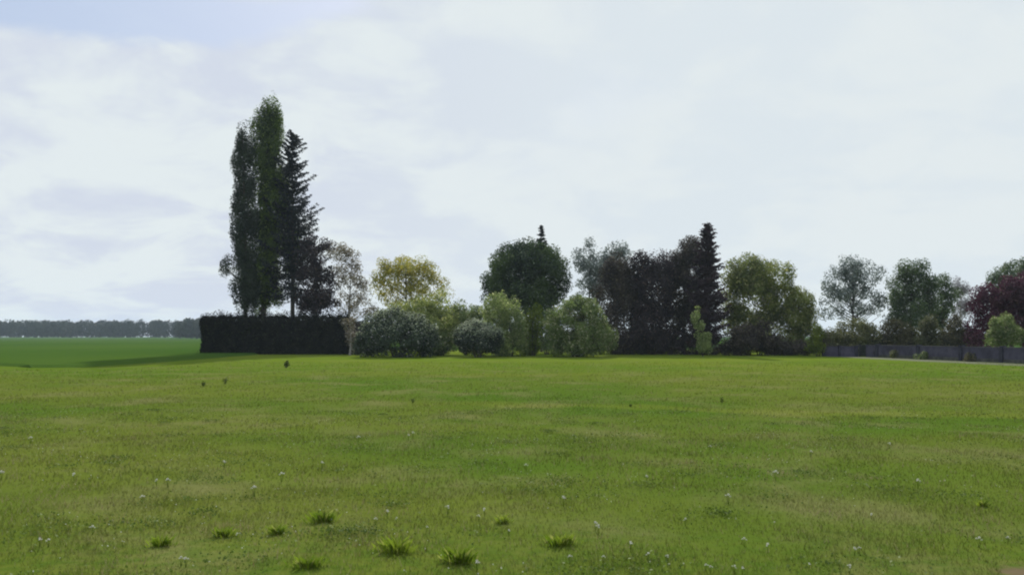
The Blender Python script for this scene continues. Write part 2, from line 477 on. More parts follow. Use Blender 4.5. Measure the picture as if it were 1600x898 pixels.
L_BRDARK = leaf_mat('brown_dark_leaf', (0.030, 0.025, 0.024), (0.083, 0.069, 0.054), (0.150, 0.128, 0.090), .07, .25, .4)
L_COPPER = leaf_mat('copper_leaf', (0.036, 0.012, 0.024), (0.102, 0.029, 0.058), (0.180, 0.084, 0.108), .08, .30, .4)
L_PALE = leaf_mat('pale_lilac_leaf', (.18, .17, .19), (.38, .38, .42), None, 0, .4, .5)
L_MIDG = leaf_mat('mid_green_leaf', (0.034, 0.064, 0.028), (0.119, 0.175, 0.063), (0.280, 0.322, 0.252), .12, .36, .35)
L_UNDER = leaf_mat('undergrowth_leaf', (0.039, 0.039, 0.023), (0.117, 0.111, 0.058), (0.195, 0.182, 0.091), .12, .3, .5)
L_FAR = leaf_mat('far_wood_leaf', (.024, .038, .036), (.055, .070, .050), None, 0, .2, .04)

# --- the poplars: leaves hang in steep strands with slits of sky between them
YP = 112
pl = [(394, 290, 10, 34), (396, 340, 11, 40), (394, 385, 11, 36), (394, 425, 11, 40), (395, 465, 10, 24), (390, 240, 9, 26), (378, 212, 11, 26), (388, 440, 14, 40), (374, 235, 8, 30), (366, 455, 8, 22), (376, 255, 12, 40), (379, 300, 14, 44), (376, 345, 15, 42), (378, 395, 14, 42), (384, 430, 17, 40), (381, 468, 15, 24),
      (369, 330, 7, 30), (368, 372, 6, 22), (390, 350, 9, 30), (392, 270, 6, 26), (356, 412, 8, 6), (348, 417, 6, 5)]
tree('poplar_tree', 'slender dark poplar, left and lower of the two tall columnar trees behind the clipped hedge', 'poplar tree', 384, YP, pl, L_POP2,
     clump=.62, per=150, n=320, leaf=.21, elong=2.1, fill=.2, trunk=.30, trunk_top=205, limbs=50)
pr = [(427, 178, 12, 18), (414, 180, 13, 18), (402, 198, 12, 20), (432, 195, 9, 28), (416, 205, 22, 34), (420, 245, 23, 40), (421, 285, 25, 42), (424, 325, 26, 42), (422, 365, 27, 42), (420, 405, 24, 42), (418, 440, 22, 34),
      (434, 200, 7, 45), (444, 300, 9, 40), (448, 340, 9, 40), (396, 235, 8, 26), (394, 330, 8, 40), (460, 385, 7, 30), (405, 470, 13, 26), (430, 470, 12, 20), (456, 395, 10, 52), (452, 350, 8, 28)]
tree('poplar_tree', 'tallest tree, a broad green columnar poplar rising behind the clipped hedge', 'poplar tree', 410, YP + 2, pr, L_POP,
     clump=.66, per=165, n=560, leaf=.22, elong=2.3, fill=.25, keep=.95, trunk=.48, trunk_top=175, limbs=70)
conifer('spruce_tree', 'tall thin spruce with sparse ragged branches right of the tall poplars', 457, YP + 1, 208, 455, 54, L_SPRUCE, dens=1.0, gap=.70, shape=.55, up=.12, trunk=.33, thin=.46, leaf=.27, ragged=True)
tree('dark_tree', 'near black ragged tree between the sparse spruce and the pale blossoming tree', 'tree', 495, YP - 1,
     [(485, 395, 18, 26), (508, 385, 13, 12), (490, 430, 26, 30), (513, 440, 15, 30), (500, 470, 30, 24), (475, 470, 14, 24), (470, 430, 10, 24)], L_DARK,
     clump=.7, per=95, n=170, leaf=.26, keep=.9, fill=.1, trunk=.22, trunk_top=385, limbs=30)
tree('blossom_tree', 'thin brownish tree with pale see-through crown above the right end of the hedge', 'tree', 543, YP + 4,
     [(530, 395, 26, 16), (549, 398, 18, 15), (515, 388, 8, 12), (540, 430, 30, 24), (560, 440, 16, 22), (545, 470, 26, 24), (572, 478, 16, 16), (560, 410, 12, 14), (570, 455, 14, 20), (585, 485, 14, 14)], L_BROWN,
     clump=.55, per=36, n=210, leaf=.23, keep=.85, fill=.1, trunk=.16, limbs=70, trunk_top=400, bark=BARK_GREY)
tree('yellow_tree', 'airy tree with a yellow leaved top above the large dark flowering shrub', 'tree', 636, YP + 6,
     [(632, 418, 42, 18), (655, 425, 36, 22), (605, 432, 28, 22), (675, 440, 18, 24), (640, 445, 45, 22), (600, 462, 22, 18), (655, 470, 34, 20), (622, 478, 24, 16), (588, 440, 16, 18), (685, 455, 18, 22), (610, 415, 22, 14)], L_YELL,
     clump=.75, per=58, n=235, leaf=.25, fill=.1, trunk=.2, limbs=50, trunk_top=415)

# --- the clipped hedge: a block of small leaves round an added light-blocking core
XL, XR, YF, YB, HT = wx(315, 107), wx(541, 107), 107.0, 110.0, wz(497, 107)
root = root_at('clipped_hedge', (XL + XR) / 2, (YF + YB) / 2, 'long near black box-cut hedge at the foot of the tall poplars', 'hedge')
lx, ly = (XR - XL) / 2, (YB - YF) / 2


def hedge_shell(n, jit):
    face = rng.choice(5, n, p=[.40, .18, .22, .10, .10]); u = rng.uniform(-1, 1, n); v = rng.uniform(0, 1, n); p = np.zeros((n, 3)); q = np.zeros((n, 3))
    bumps = .10 * np.sin(u * 23) + .10 * np.sin(u * 57 + v * 4) + .07 * np.sin(u * 131)
    m_ = face == 0; p[m_] = np.stack([u * lx, -ly + 0 * u, v * HT], -1)[m_]; q[m_] = (0, -1, 0)
    m_ = face == 1; p[m_] = np.stack([u * lx, ly + 0 * u, v * HT], -1)[m_]; q[m_] = (0, 1, 0)
    m_ = face == 2; p[m_] = np.stack([u * lx, (v * 2 - 1) * ly, HT + bumps + (rng.random(n) ** 7) * .75], -1)[m_]; q[m_] = (0, 0, 1)
    m_ = face == 3; p[m_] = np.stack([-lx + 0 * u, u * ly, v * HT], -1)[m_]; q[m_] = (-1, 0, 0)
    m_ = face == 4; p[m_] = np.stack([lx + 0 * u, u * ly, v * HT], -1)[m_]; q[m_] = (1, 0, 0)
    p += rng.normal(0, jit, (n, 3)); p += q * (.16 * np.sin(p[:, [0]] * 2.1 + 1) * np.cos(p[:, [2]] * 1.7) + .10 * np.sin(p[:, [0]] * 5.3) * np.sin(p[:, [2]] * 4.1))
    p[:, 2] = np.maximum(p[:, 2], .03)
    return p, q


p, q = hedge_shell(52000, .10)
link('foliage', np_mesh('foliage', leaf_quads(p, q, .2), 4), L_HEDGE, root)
V, Fc = [], []
for i in range(9):
    x = -lx + .8 + i * (2 * lx - 1.6) / 8
    tube(V, Fc, [(x, 0, -.1), (x + .1, .05, 1.5), (x, 0, HT - .5)], [.12, .08, .03], 6)
link('stems', py_mesh('stems', V, Fc), BARK, root)
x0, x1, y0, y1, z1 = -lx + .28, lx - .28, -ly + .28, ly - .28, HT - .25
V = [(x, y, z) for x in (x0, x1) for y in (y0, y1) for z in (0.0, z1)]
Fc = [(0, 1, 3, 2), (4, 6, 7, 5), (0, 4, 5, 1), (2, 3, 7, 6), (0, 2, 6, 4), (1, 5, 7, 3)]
link('light_block', py_mesh('light_block', V, Fc, False), L_HEDGE, root)  # added unseen solid core, stops light passing through the hedge

# --- shrubs and trees from left to right
tree('sapling', 'thin pale stemmed sapling at the right end of the clipped hedge', 'sapling', 547, 103,
     [(548, 502, 12, 14), (545, 525, 14, 18), (556, 540, 10, 14)], L_BROWN, clump=.4, per=34, n=46, leaf=.2, fill=.1, trunk=.13, bark=BARK_GREY, limbs=16, trunk_top=495)
YS = 93
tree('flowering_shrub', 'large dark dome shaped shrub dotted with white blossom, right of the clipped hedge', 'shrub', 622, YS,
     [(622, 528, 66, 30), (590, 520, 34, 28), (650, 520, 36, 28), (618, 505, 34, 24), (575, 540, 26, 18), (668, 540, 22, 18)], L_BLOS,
     clump=.7, per=120, n=250, leaf=.2, fill=.55, trunk=.12, stems=4, limbs=10, trunk_top=515, blossom=(L_BLOOM_LIT, .8, .30))
tree('flowering_shrub', 'small round shrub with pale blossom and painted light on top, left of the light green willowy bush', 'shrub', 747, YS,
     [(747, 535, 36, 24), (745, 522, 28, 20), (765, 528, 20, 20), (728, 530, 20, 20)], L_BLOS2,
     clump=.55, per=120, n=130, leaf=.18, fill=.55, trunk=.1, stems=3, limbs=8, trunk_top=525, blossom=(L_BLOOM_LIT, 1.6, .40))
tree('leafy_tree', 'yellow green bushy tree behind the large dark flowering shrub', 'tree', 675, 103,
     [(655, 490, 40, 25), (690, 480, 28, 24), (705, 500, 26, 28), (675, 515, 44, 35), (620, 495, 26, 18), (590, 500, 24, 16)], L_YG,
     clump=.75, per=95, n=190, leaf=.23, fill=.35, trunk=.14, stems=2, limbs=16)
tree('leafy_tree', 'dull green bushy tree behind the small round pale topped shrub', 'tree', 728, 104,
     [(728, 490, 26, 20), (722, 515, 30, 30), (745, 500, 22, 26), (700, 530, 20, 20)], L_GGREEN,
     clump=.7, per=95, n=120, leaf=.22, fill=.35, trunk=.13, limbs=14)
tree('willow_bush', 'tall light green willowy bush in front of the big dark round tree', 'bush', 795, 98,
     [(775, 485, 26, 26), (800, 500, 24, 30), (810, 530, 22, 26), (775, 520, 24, 34), (790, 540, 32, 16)], L_LIGHT,
     clump=.6, per=100, n=170, leaf=.2, elong=1.5, fill=.35, trunk=.1, stems=4, limbs=12)
tree('bright_bush', 'narrow bright green bush filling the gap left of the grey green round shrub', 'bush', 832, 101,
     [(832, 510, 18, 26), (828, 535, 20, 22), (840, 490, 12, 14)], L_BRIGHT, clump=.55, per=95, n=70, leaf=.2, fill=.3, trunk=.09, stems=3, limbs=8)
tree('round_shrub', 'big round grey green shrub in front of the dark brown trees', 'shrub', 903, 96,
     [(903, 508, 54, 46), (903, 500, 46, 42), (870, 525, 26, 30), (938, 525, 26, 30), (905, 538, 56, 18)], L_GGREEN,
     clump=.7, per=115, n=280, leaf=.21, fill=.5, trunk=.12, stems=4, limbs=12, trunk_top=490)
tree('round_tree', 'big dark green dome crowned tree with a conifer tip showing behind its top', 'tree', 822, 114,
     [(822, 430, 62, 48), (822, 408, 44, 30), (790, 440, 38, 36), (858, 432, 32, 38), (845, 405, 30, 22), (800, 415, 36, 28), (825, 465, 60, 30), (776, 462, 24, 26), (872, 450, 20, 24), (770, 440, 14, 18)], L_DKGREEN,
     clump=1.0, per=150, n=330, leaf=.28, fill=.5, trunk=.35, limbs=20, trunk_top=420)
conifer('conifer_tree', 'conifer whose thin tip pokes out above the big dark dome crowned tree', 846, 124, 352, 470, 26, L_SPRUCE, gap=.7, trunk=.22, shape=.85)
tree('grey_tree', 'bluish grey thin leaved tree between the dark dome tree and the brown trees', 'tree', 920, 126,
     [(921, 395, 14, 20), (915, 415, 17, 20), (930, 425, 24, 26), (904, 395, 6, 6), (925, 450, 28, 22)], L_BLUE, clump=.75, per=75, n=90, leaf=.27, fill=.1, trunk=.2, limbs=30)
tree('grey_tree', 'pale grey green tree top showing left of the dark brown trees', 'tree', 964, 128,
     [(955, 400, 16, 22), (972, 398, 14, 20), (962, 430, 30, 30), (945, 420, 16, 16)], L_BLUE, clump=.8, per=85, n=100, leaf=.27, fill=.1, trunk=.2, limbs=24)

tree('dark_tree', 'blackish brown tree just right of and above the grey green round shrub', 'tree', 962, 108,
     [(965, 425, 24, 24), (985, 440, 20, 30), (962, 440, 26, 30), (950, 465, 22, 26), (975, 470, 30, 40), (965, 510, 34, 40), (975, 540, 34, 20)], L_BRDARK,
     clump=.8, per=130, n=210, leaf=.25, elong=1.5, fill=.4, trunk=.25, limbs=16)
tree('dark_tree', 'near black dense tree, middle of the dark brown group, with a flat ragged top', 'tree', 1018, 107,
     [(1000, 418, 16, 22), (1008, 425, 20, 28), (1032, 425, 20, 26), (1018, 460, 36, 45), (1015, 510, 36, 48), (1040, 535, 36, 24), (995, 535, 30, 24)], L_DARK,
     clump=.8, per=140, n=270, leaf=.25, elong=1.6, fill=.4, trunk=.28, limbs=16)
tree('brown_tree', 'tall brownish olive tree touching the left side of the pointed dark spire', 'tree', 1068, 110,
     [(1086, 395, 18, 22), (1078, 392, 18, 20), (1072, 400, 20, 24), (1045, 420, 18, 22), (1055, 415, 20, 24), (1080, 425, 24, 34), (1062, 460, 32, 40), (1068, 510, 36, 45)], L_BRDARK,
     clump=.85, per=125, n=230, leaf=.26, fill=.4, trunk=.28, limbs=16)
conifer('spire_tree', 'dark purplish conifer whose sharp spire tops the dark brown group', 1105, 105, 346, 552, 42, L_SPIRE, dens=1.0, gap=.34, shape=.68, trunk=.26, thin=.50, leaf=.25)
tree('pale_sapling', 'slim pale green sapling standing out before the dark spire', 'sapling', 1098, 97,
     [(1088, 492, 7, 13), (1093, 510, 12, 14), (1100, 530, 15, 18), (1103, 543, 13, 9)], L_LIGHT, clump=.38, per=80, n=55, leaf=.17, elong=1.3, fill=.2, trunk=.06, limbs=8)
tree('olive_tree', 'broad rounded olive green tree with a pale trunk right of the spire', 'tree', 1211, 108,
     [(1142, 425, 14, 22), (1145, 455, 16, 30), (1146, 495, 16, 30), (1180, 425, 44, 27), (1165, 440, 36, 36), (1205, 435, 34, 30), (1180, 470, 50, 44), (1215, 470, 34, 36), (1160, 505, 32, 36), (1195, 515, 40, 26), (1235, 500, 22, 30)], L_OLGREEN,
     clump=.9, per=120, n=330, leaf=.25, fill=.5, trunk=.19, limbs=20, bark=BARK_GREY, trunk_top=440)
tree('green_tree', 'lower mid green tree on the right flank of the broad olive green tree', 'tree', 1252, 106,
     [(1248, 475, 24, 22), (1262, 482, 18, 26), (1238, 458, 16, 18), (1240, 500, 22, 26), (1255, 525, 26, 26), (1240, 545, 24, 10)], L_OLGREEN,
     clump=.7, per=105, n=150, leaf=.22, fill=.4, trunk=.14, limbs=12)
tree('bright_bush', 'small yellow green bush at the left end of the grey garden wall', 'bush', 1278, 97,
     [(1278, 525, 12, 20), (1272, 542, 14, 12)], L_BRIGHT, clump=.42, per=70, n=44, leaf=.17, fill=.2, trunk=.06, stems=3, limbs=6)
tree('airy_tree', 'airy grey green tree letting the sky through, above the olive domed bush', 'tree', 1332, 112,
     [(1318, 418, 22, 20), (1335, 425, 30, 24), (1300, 445, 18, 22), (1350, 440, 26, 22), (1372, 425, 12, 16), (1325, 460, 38, 20), (1288, 468, 12, 16), (1370, 465, 18, 14), (1308, 485, 18, 12), (1345, 485, 26, 10), (1290, 490, 12, 12), (1375, 480, 14, 16)], L_BLUE,
     clump=.65, per=50, n=225, leaf=.24, fill=.1, trunk=.2, limbs=60, trunk_top=420)
tree('domed_bush', 'dark olive domed bush under the airy grey green tree', 'bush', 1332, 99,
     [(1332, 520, 34, 24), (1312, 530, 22, 20), (1352, 528, 24, 22), (1330, 545, 46, 12)], L_OLIVE, clump=.6, per=95, n=140, leaf=.2, fill=.4, trunk=.1, stems=3, limbs=8)
tree('green_tree', 'tall deep green tree right of the airy grey green tree', 'tree', 1422, 110,
     [(1416, 425, 20, 20), (1435, 425, 20, 20), (1412, 455, 24, 32), (1440, 455, 24, 34), (1400, 485, 16, 24), (1425, 490, 32, 30), (1450, 480, 14, 26)], L_MIDG,
     clump=.8, per=95, n=210, leaf=.25, fill=.2, trunk=.25, limbs=30, trunk_top=425)
tree('green_tree', 'smaller grey green tree, second crown right of the airy grey tree', 'tree', 1472, 112,
     [(1475, 445, 12, 18), (1480, 465, 18, 22), (1470, 485, 18, 24), (1462, 505, 18, 20)], L_MIDG, clump=.6, per=70, n=100, leaf=.23, fill=.1, trunk=.16, limbs=20)
tree('pale_tree', 'faint pale lilac grey tree just left of the copper purple tree', 'tree', 1500, 122,
     [(1496, 450, 14, 20), (1508, 460, 12, 22), (1500, 485, 16, 22)], L_PALE, clump=.6, per=34, n=90, leaf=.22, fill=.1, trunk=.12, limbs=40, bark=BARK_GREY)
tree('copper_tree', 'large copper purple beech at the right edge', 'tree', 1580, 92,
     [(1570, 465, 44, 30), (1545, 480, 28, 34), (1600, 460, 50, 34), (1640, 480, 40, 50), (1560, 505, 36, 30), (1610, 510, 50, 36), (1535, 530, 22, 22), (1530, 478, 14, 26), (1530, 505, 14, 26)], L_COPPER,
     clump=.8, per=125, n=330, leaf=.23, fill=.45, trunk=.28, limbs=20, trunk_top=450)
tree('big_tree', 'dark green tree top rising behind the copper purple tree', 'tree', 1600, 108,
     [(1590, 430, 34, 22), (1565, 442, 24, 18), (1625, 420, 44, 32), (1600, 460, 44, 30)], L_MIDG, clump=.85, per=110, n=180, leaf=.25, fill=.4, trunk=.3, limbs=20)
tree('green_bush', 'fresh green bush in front of the copper purple tree', 'bush', 1572, 84,
     [(1570, 510, 22, 18), (1562, 530, 20, 18), (1588, 525, 16, 18)], L_GGREEN, clump=.5, per=90, n=85, leaf=.18, fill=.3, trunk=.08, stems=3, limbs=8)

# undergrowth along the back of the row, each bush its own thing
UG = [
    ('brownish undergrowth bush behind the wall, under the tall deep green tree', 1395, 99, [(1395, 520, 24, 22), (1380, 535, 22, 16), (1415, 530, 22, 18)], L_UNDER),
    ('yellowish olive bush behind the middle of the wall', 1447, 98, [(1450, 510, 16, 20), (1440, 530, 24, 20), (1462, 530, 18, 20)], L_OLIVE),
    ('grey brown bush behind the wall beside the copper purple tree', 1498, 96, [(1495, 515, 20, 22), (1510, 530, 22, 20), (1480, 535, 20, 18)], L_UNDER),
    ('dark bush in the shade under the broad olive green tree', 1160, 101, [(1160, 530, 30, 24), (1140, 545, 24, 14)], L_BRDARK),
    ('dark low bush at the foot of the pale trunk', 1222, 101, [(1215, 540, 28, 16), (1245, 545, 26, 12)], L_BRDARK),
    ('dark bush filling the shade behind the narrow bright green bush', 855, 108, [(855, 500, 30, 26), (835, 525, 28, 24), (865, 530, 30, 20), (812, 500, 22, 22), (795, 520, 20, 20)], L_MIDG),
    ('dark bush closing the gap left of the foot of the pale trunk', 1187, 103, [(1185, 525, 28, 24), (1170, 542, 24, 14), (1200, 540, 20, 16)], L_BRDARK),
    ('dark bush between the black hedge end and the large flowering shrub', 558, 108, [(556, 520, 18, 24), (562, 540, 18, 14)], L_BRDARK),
    ('dull bush behind the two flowering shrubs', 690, 100, [(690, 535, 24, 22), (672, 545, 20, 12)], L_GGREEN),
    ('dark bush behind the left end of the airy tree', 1297, 106, [(1297, 530, 20, 16), (1285, 540, 18, 14)], L_UNDER),
]
for lab, px, Y, bl, mt in UG:
    tree('bush', lab, 'bush', px, Y, bl, mt, clump=.55, per=90, n=95, leaf=.2, fill=.25, trunk=.08, stems=3, limbs=8, group='bushes along the foot of the trees')

# --- far-off woods on the skyline
def far_wood(name, px0, px1, Y, top, label, n, dens):
    C, O = [], []
    for i in range(n):
        px = px0 + (px1 - px0) * (i + random.random()) / n; y = Y + random.uniform(0, 45); h = wz(top, Y) * random.uniform(.86, 1.04); r = random.uniform(3.5, 6.5)
        x = wx(px, Y); m_ = dens
        u = sphere_pts(m_) * (rng.uniform(.5, 1, m_) ** .5)[:, None]
        C.append(np.array([x, y, h * .55]) + u * np.array([r, r, h * .48])); O.append(u)
    C = np.concatenate(C); O = np.concatenate(O); C[:, 2] = np.maximum(C[:, 2], .1)
    tag(link(name, np_mesh(name, leaf_quads(C, O, 1.5, .8), 4), L_FAR), label, 'wood', kind='stuff')


far_wood('wood', -260, 560, 760, 500, 'long low bluish wood on the skyline left of the hedge', 460, 190)
far_wood('wood', 262, 420, 600, 497, 'nearer and darker block of wood on the skyline touching the hedge', 46, 380)

# ------------------------------------------------------------------ garden wall on the right
M_WALL = plain_mat('rendered_wall', (.045, .042, .068), (.085, .080, .12), .8, bump=.1)
M_POST = plain_mat('dark_post', (.025, .025, .045), (.05, .05, .07), 2)
M_COP = plain_mat('coping', (.06, .055, .07), (.10, .095, .115), 2)
M_PLINTH = plain_mat('plinth', (.05, .05, .05), (.10, .10, .09), 2)


def box(V, Fc, a, b, thick, z0, z1):
    """upright slab along the ground line a-b"""
    d = (b - a).normalized(); nn = Vector((d.y, -d.x)) * thick / 2; k = len(V)
    for z in (z0, z1):
        for p in (a + nn, b + nn, b - nn, a - nn): V.append((p.x, p.y, z))
    Fc += [(k, k + 3, k + 2, k + 1), (k + 4, k + 5, k + 6, k + 7)] + [(k + i, k + (i + 1) % 4, k + 4 + (i + 1) % 4, k + 4 + i) for i in range(4)]


def wall_thing(label, cols, H, name='garden_wall'):
    pts = [wall_pt(c) for c in cols]; o = pts[0]; root = root_at(name, o.x, o.y, label, 'wall')
    loc = [p - o for p in pts]; d = (loc[-1] - loc[0]).normalized()
    for i, p in enumerate(loc):
        V, Fc = [], []; box(V, Fc, p - d * .2, p + d * .2, .42, -.1, H + .12); link('post', py_mesh('post', V, Fc, False), M_POST, root)
    for a, b in zip(loc[:-1], loc[1:]):
        A, B = a + d * .203, b - d * .203
        V, Fc = [], []; box(V, Fc, A, B, .2, .303, H - .06); link('panel', py_mesh('panel', V, Fc, False), M_WALL, root)
        V, Fc = [], []; box(V, Fc, A, B, .3, H - .057, H + .02); link('coping', py_mesh('coping', V, Fc, False), M_COP, root)
        V, Fc = [], []; box(V, Fc, A, B, .28, -.1, .30); link('plinth', py_mesh('plinth', V, Fc, False), M_PLINTH, root)
    return root


wall_thing('low bluish grey garden wall with dark posts running to the right edge', [1372, 1436, 1503, 1567, 1640, 1720], 1.28)
# short length of wall left of the gate
a, b, c, d_ = Vector((wx(1287, 97), 97)), Vector((wx(1312, 96), 96)), Vector((wx(1338, 95), 95)), Vector((wx(1354, 94.2), 94.2))
root = root_at('garden_wall', a.x, a.y, 'short pale length of garden wall left of the dark gate, under the domed bush', 'wall')
for s_, e_ in ((a, b), (b, c)):
    s2, e2 = s_ - a, e_ - a; dd = (e2 - s2).normalized()
    V, Fc = [], []; box(V, Fc, s2 + dd * .16, e2 - dd * .16, .2, -.1, 1.06); link('panel', py_mesh('panel', V, Fc, False), M_WALL, root)
    V, Fc = [], []; box(V, Fc, s2 + dd * .16, e2 - dd * .16, .3, 1.063, 1.14); link('coping', py_mesh('coping', V, Fc, False), M_COP, root)
for q_ in (a, b, c):
    V, Fc = [], []; p_ = q_ - a; box(V, Fc, p_ - Vector((.15, 0)), p_ + Vector((.15, 0)), .34, -.1, 1.2); link('post', py_mesh('post', V, Fc, False), M_POST, root)
root = root_at('garden_gate', c.x + .25, c.y, 'dark closed garden gate between the short wall and the long wall', 'gate')
p2 = Vector((.1, -.02)); p3 = (d_ - c) + Vector((-.2, 0))
V, Fc = [], []; box(V, Fc, p2, p3, .06, .08, 1.25); link('board_panel', py_mesh('board_panel', V, Fc, False), plain_mat('gate_paint', (.012, .016, .014), (.03, .035, .03), 3), root)
for q_ in (p2, p3):
    V, Fc = [], []; box(V, Fc, q_ - Vector((.06, 0)), q_ + Vector((.06, 0)), .12, -.1, 1.33); link('post', py_mesh('post', V, Fc, False), M_POST, root)
root = root_at('garden_wall', d_.x, d_.y, 'narrow grey stub of wall between the dark gate and the first dark post', 'wall')
e_ = wall_pt(1366) - d_
V, Fc = [], []; box(V, Fc, Vector((0, 0)), e_, .2, -.1, 1.2); link('panel', py_mesh('panel', V, Fc, False), M_WALL, root)
V, Fc = [], []; box(V, Fc, Vector((0, 0)), e_, .3, 1.203, 1.27); link('coping', py_mesh('coping', V, Fc, False), M_COP, root)

# rough growth in front of the wall
for px, back, rx_, lab, mt in ((1398, .9, 11, 'low rough clump at the foot of the wall near its left end', L_OLIVE), (1446, 1.1, 15, 'pale rough clump before the middle of the long wall', L_GGREEN),
                          (1522, .9, 13, 'dark rough clump at the foot of the wall below the copper purple tree', L_UNDER)):
    p_ = wall_pt(px) + WN * back; gyy = HOR + CAM_H * F / p_.y
    tree('rough_clump', lab, 'plant', px, p_.y, [(px, gyy - 5, rx_, 6), (px + 8, gyy - 8, rx_ * .6, 8)], mt, clump=.28, per=60, n=34, leaf=.14, fill=.2, trunk=.03, stems=3, limbs=5)

# ------------------------------------------------------------------ grass
M_BLADE = blade_mat()


def blades(x, y, h, wd, lean=.45):
    n = len(x); a = rng.uniform(0, 6.283, n); t = np.stack([np.cos(a), np.sin(a), np.zeros(n)], -1)
    base = np.stack([x, y, gz(x, y) - .005], -1); q = np.empty((n, 3, 3)); b = rng.uniform(0, 6.283, n); l = rng.uniform(.1, lean, n) * h * 1.4
    q[:, 0] = base - t * wd[:, None] * .5; q[:, 1] = base + t * wd[:, None] * .5
    q[:, 2] = base + np.stack([np.cos(b) * l, np.sin(b) * l, h], -1)
    return q.reshape(-1, 3)


def patchy(x, y): return .5 + .5 * np.sin(x * 2.3 + 1.3 * np.sin(y * 1.9)) * np.cos(y * 2.7 + 1.1 * np.sin(x * 1.4))


allq = []
for y0, y1, cnt, hh, ww in ((6.2, 9, 45000, .045, .007), (9, 13, 62000, .048, .009), (13, 20, 62000, .05, .014), (20, 32, 46000, .055, .022), (32, 50, 30000, .06, .035), (50, 75, 16000, .07, .06)):
    y = np.sqrt(rng.uniform(y0 ** 2, y1 ** 2, cnt)); x = rng.uniform(-.66, .66, cnt) * (y + 1.5)
    keep = rng.random(cnt) < (.35 + .65 * patchy(x, y)); keep &= np.hypot(x - 4.95, y - 8.1) > .42
    keep &= ~((y > 58) & (x < -26)); x, y = x[keep], y[keep]
    h = hh * rng.uniform(.45, 1.45, len(x)) * (.55 + .75 * patchy(x * .6 + 3, y * .6)); allq.append(blades(x, y, h, ww * rng.uniform(.6, 1.4, len(x))))
me = np_mesh('grass', np.concatenate(allq), 3)
tag(link('grass', me, M_BLADE), 'short rough grass covering the open meadow', 'grass', kind='stuff')

# broad leaves, clover patches and dead stalks between the grass
def drift(nclus, ymax, per, spread):
    xs_, ys_ = [], []
    for k in range(nclus):
        y = math.sqrt(random.uniform(6.8 ** 2, ymax ** 2)); x = random.uniform(-.64, .64) * (y + 1); m_ = int(per * random.uniform(.3, 1.6)); sp_ = spread * random.uniform(.4, 1.6)
        xs_.append(x + rng.normal(0, sp_, m_)); ys_.append(y + rng.normal(0, sp_ * .8, m_))
    return np.concatenate(xs_), np.concatenate(ys_)


x, y = drift(260, 26, 95, .26); ok = y > 6.3; x, y = x[ok], y[ok]
c = np.stack([x, y, gz(x, y) + rng.uniform(.02, .065, len(x))], -1)
tag(link('clover', np_mesh('clover', leaf_quads(c, np.tile([0, -.1, 1.0], (len(x), 1)), .030, .8), 4), leaf_mat('clover_leaf', (.055, .095, .014), (.13, .185, .030), None, 0, .3, 1.5)), 'darker low clover and broad leaved patches in the grass', 'clover', kind='stuff')
x, y = drift(120, 22, 60, .35); ok = y > 6.3; x, y = x[ok], y[ok]
tag(link('dry_stalks', np_mesh('dry_stalks', blades(x, y, .09 * rng.uniform(.5, 1.3, len(x)), .006 * rng.uniform(.6, 1.3, len(x)), .6), 3), leaf_mat('dry_stalk', (.20, .15, .08), (.34, .28, .17), None, 0, .3, 1)), 'straw coloured dead stalks in the grass', 'grass', kind='stuff')

# taller tussocks, each one a thing
L_TUFT = leaf_mat('tussock_blade', (.085, .15, .010), (.20, .27, .025), (.26, .29, .07), .15, .58, 2)
L_WEED = leaf_mat('weed_leaf', (.055, .085, .016), (.11, .15, .030), None, 0, .3, 2)
TUFTS = [
    (252, 852, .15, 'dark based grass tussock, leftmost in the near grass'), (350, 836, .13, 'bright grass tussock, second from the left in the near grass'),
    (432, 834, .13, 'low grass tussock between the bright second one and the thin upright one'), (505, 814, .16, 'thin upright grass tussock behind the others, left of the middle'),
    (620, 866, .18, 'largest grass tussock in the near grass, bright green'), (718, 878, .16, 'grass tussock just right of the largest one'),
    (482, 889, .15, 'bright grass tussock at the bottom edge left of the largest one'), (785, 818, .11, 'small dark grass tussock beyond the largest one'),
    (877, 850, .15, 'round bright tussock alone right of the middle'),
    (1535, 793, .10, 'small flat dark tussock near the right edge'),
]
for px, py, h, lab in TUFTS:
    Y = gy(py); X = wx(px, Y); z = float(gz(np.array([X]), np.array([Y]))[0]); nb = int(1300 * h)
    r = h * random.uniform(.4, .85); sq = random.uniform(.7, 1.6); h *= random.uniform(.8, 1.1); a = rng.uniform(0, 6.283, nb); d = np.minimum(np.abs(rng.normal(0, .62, nb)), 1.5) * r; x = np.cos(a) * d * sq + rng.choice([-.22, 0, .25], nb) * r; y = np.sin(a) * d
    hh = h * np.clip(1.1 - d / r * .4, .25, 1.1) * rng.uniform(.25, 1.1, nb); t = np.stack([-np.sin(a + .6), np.cos(a + .6), 0 * a], -1) * (.0055 * rng.uniform(.6, 1.4, nb))[:, None]
    b0 = np.stack([x, y, 0 * x - .01], -1); lean = rng.uniform(.1, .9, nb) * hh
    q = np.empty((nb, 4, 3)); q[:, 0] = b0 - t * .5; q[:, 1] = b0 + t * .5
    md = b0 + np.stack([np.cos(a) * lean * .4, np.sin(a) * lean * .4, hh * .65], -1); q[:, 2] = md + t * .45
    q[:, 3] = b0 + np.stack([np.cos(a) * lean, np.sin(a) * lean, hh], -1)
    o = link('grass_tussock', np_mesh('grass_tussock', q.reshape(-1, 3), 4), L_TUFT); o.location = (X, Y, z); tag(o, lab, 'tussock', 'grass tussocks in the near meadow')

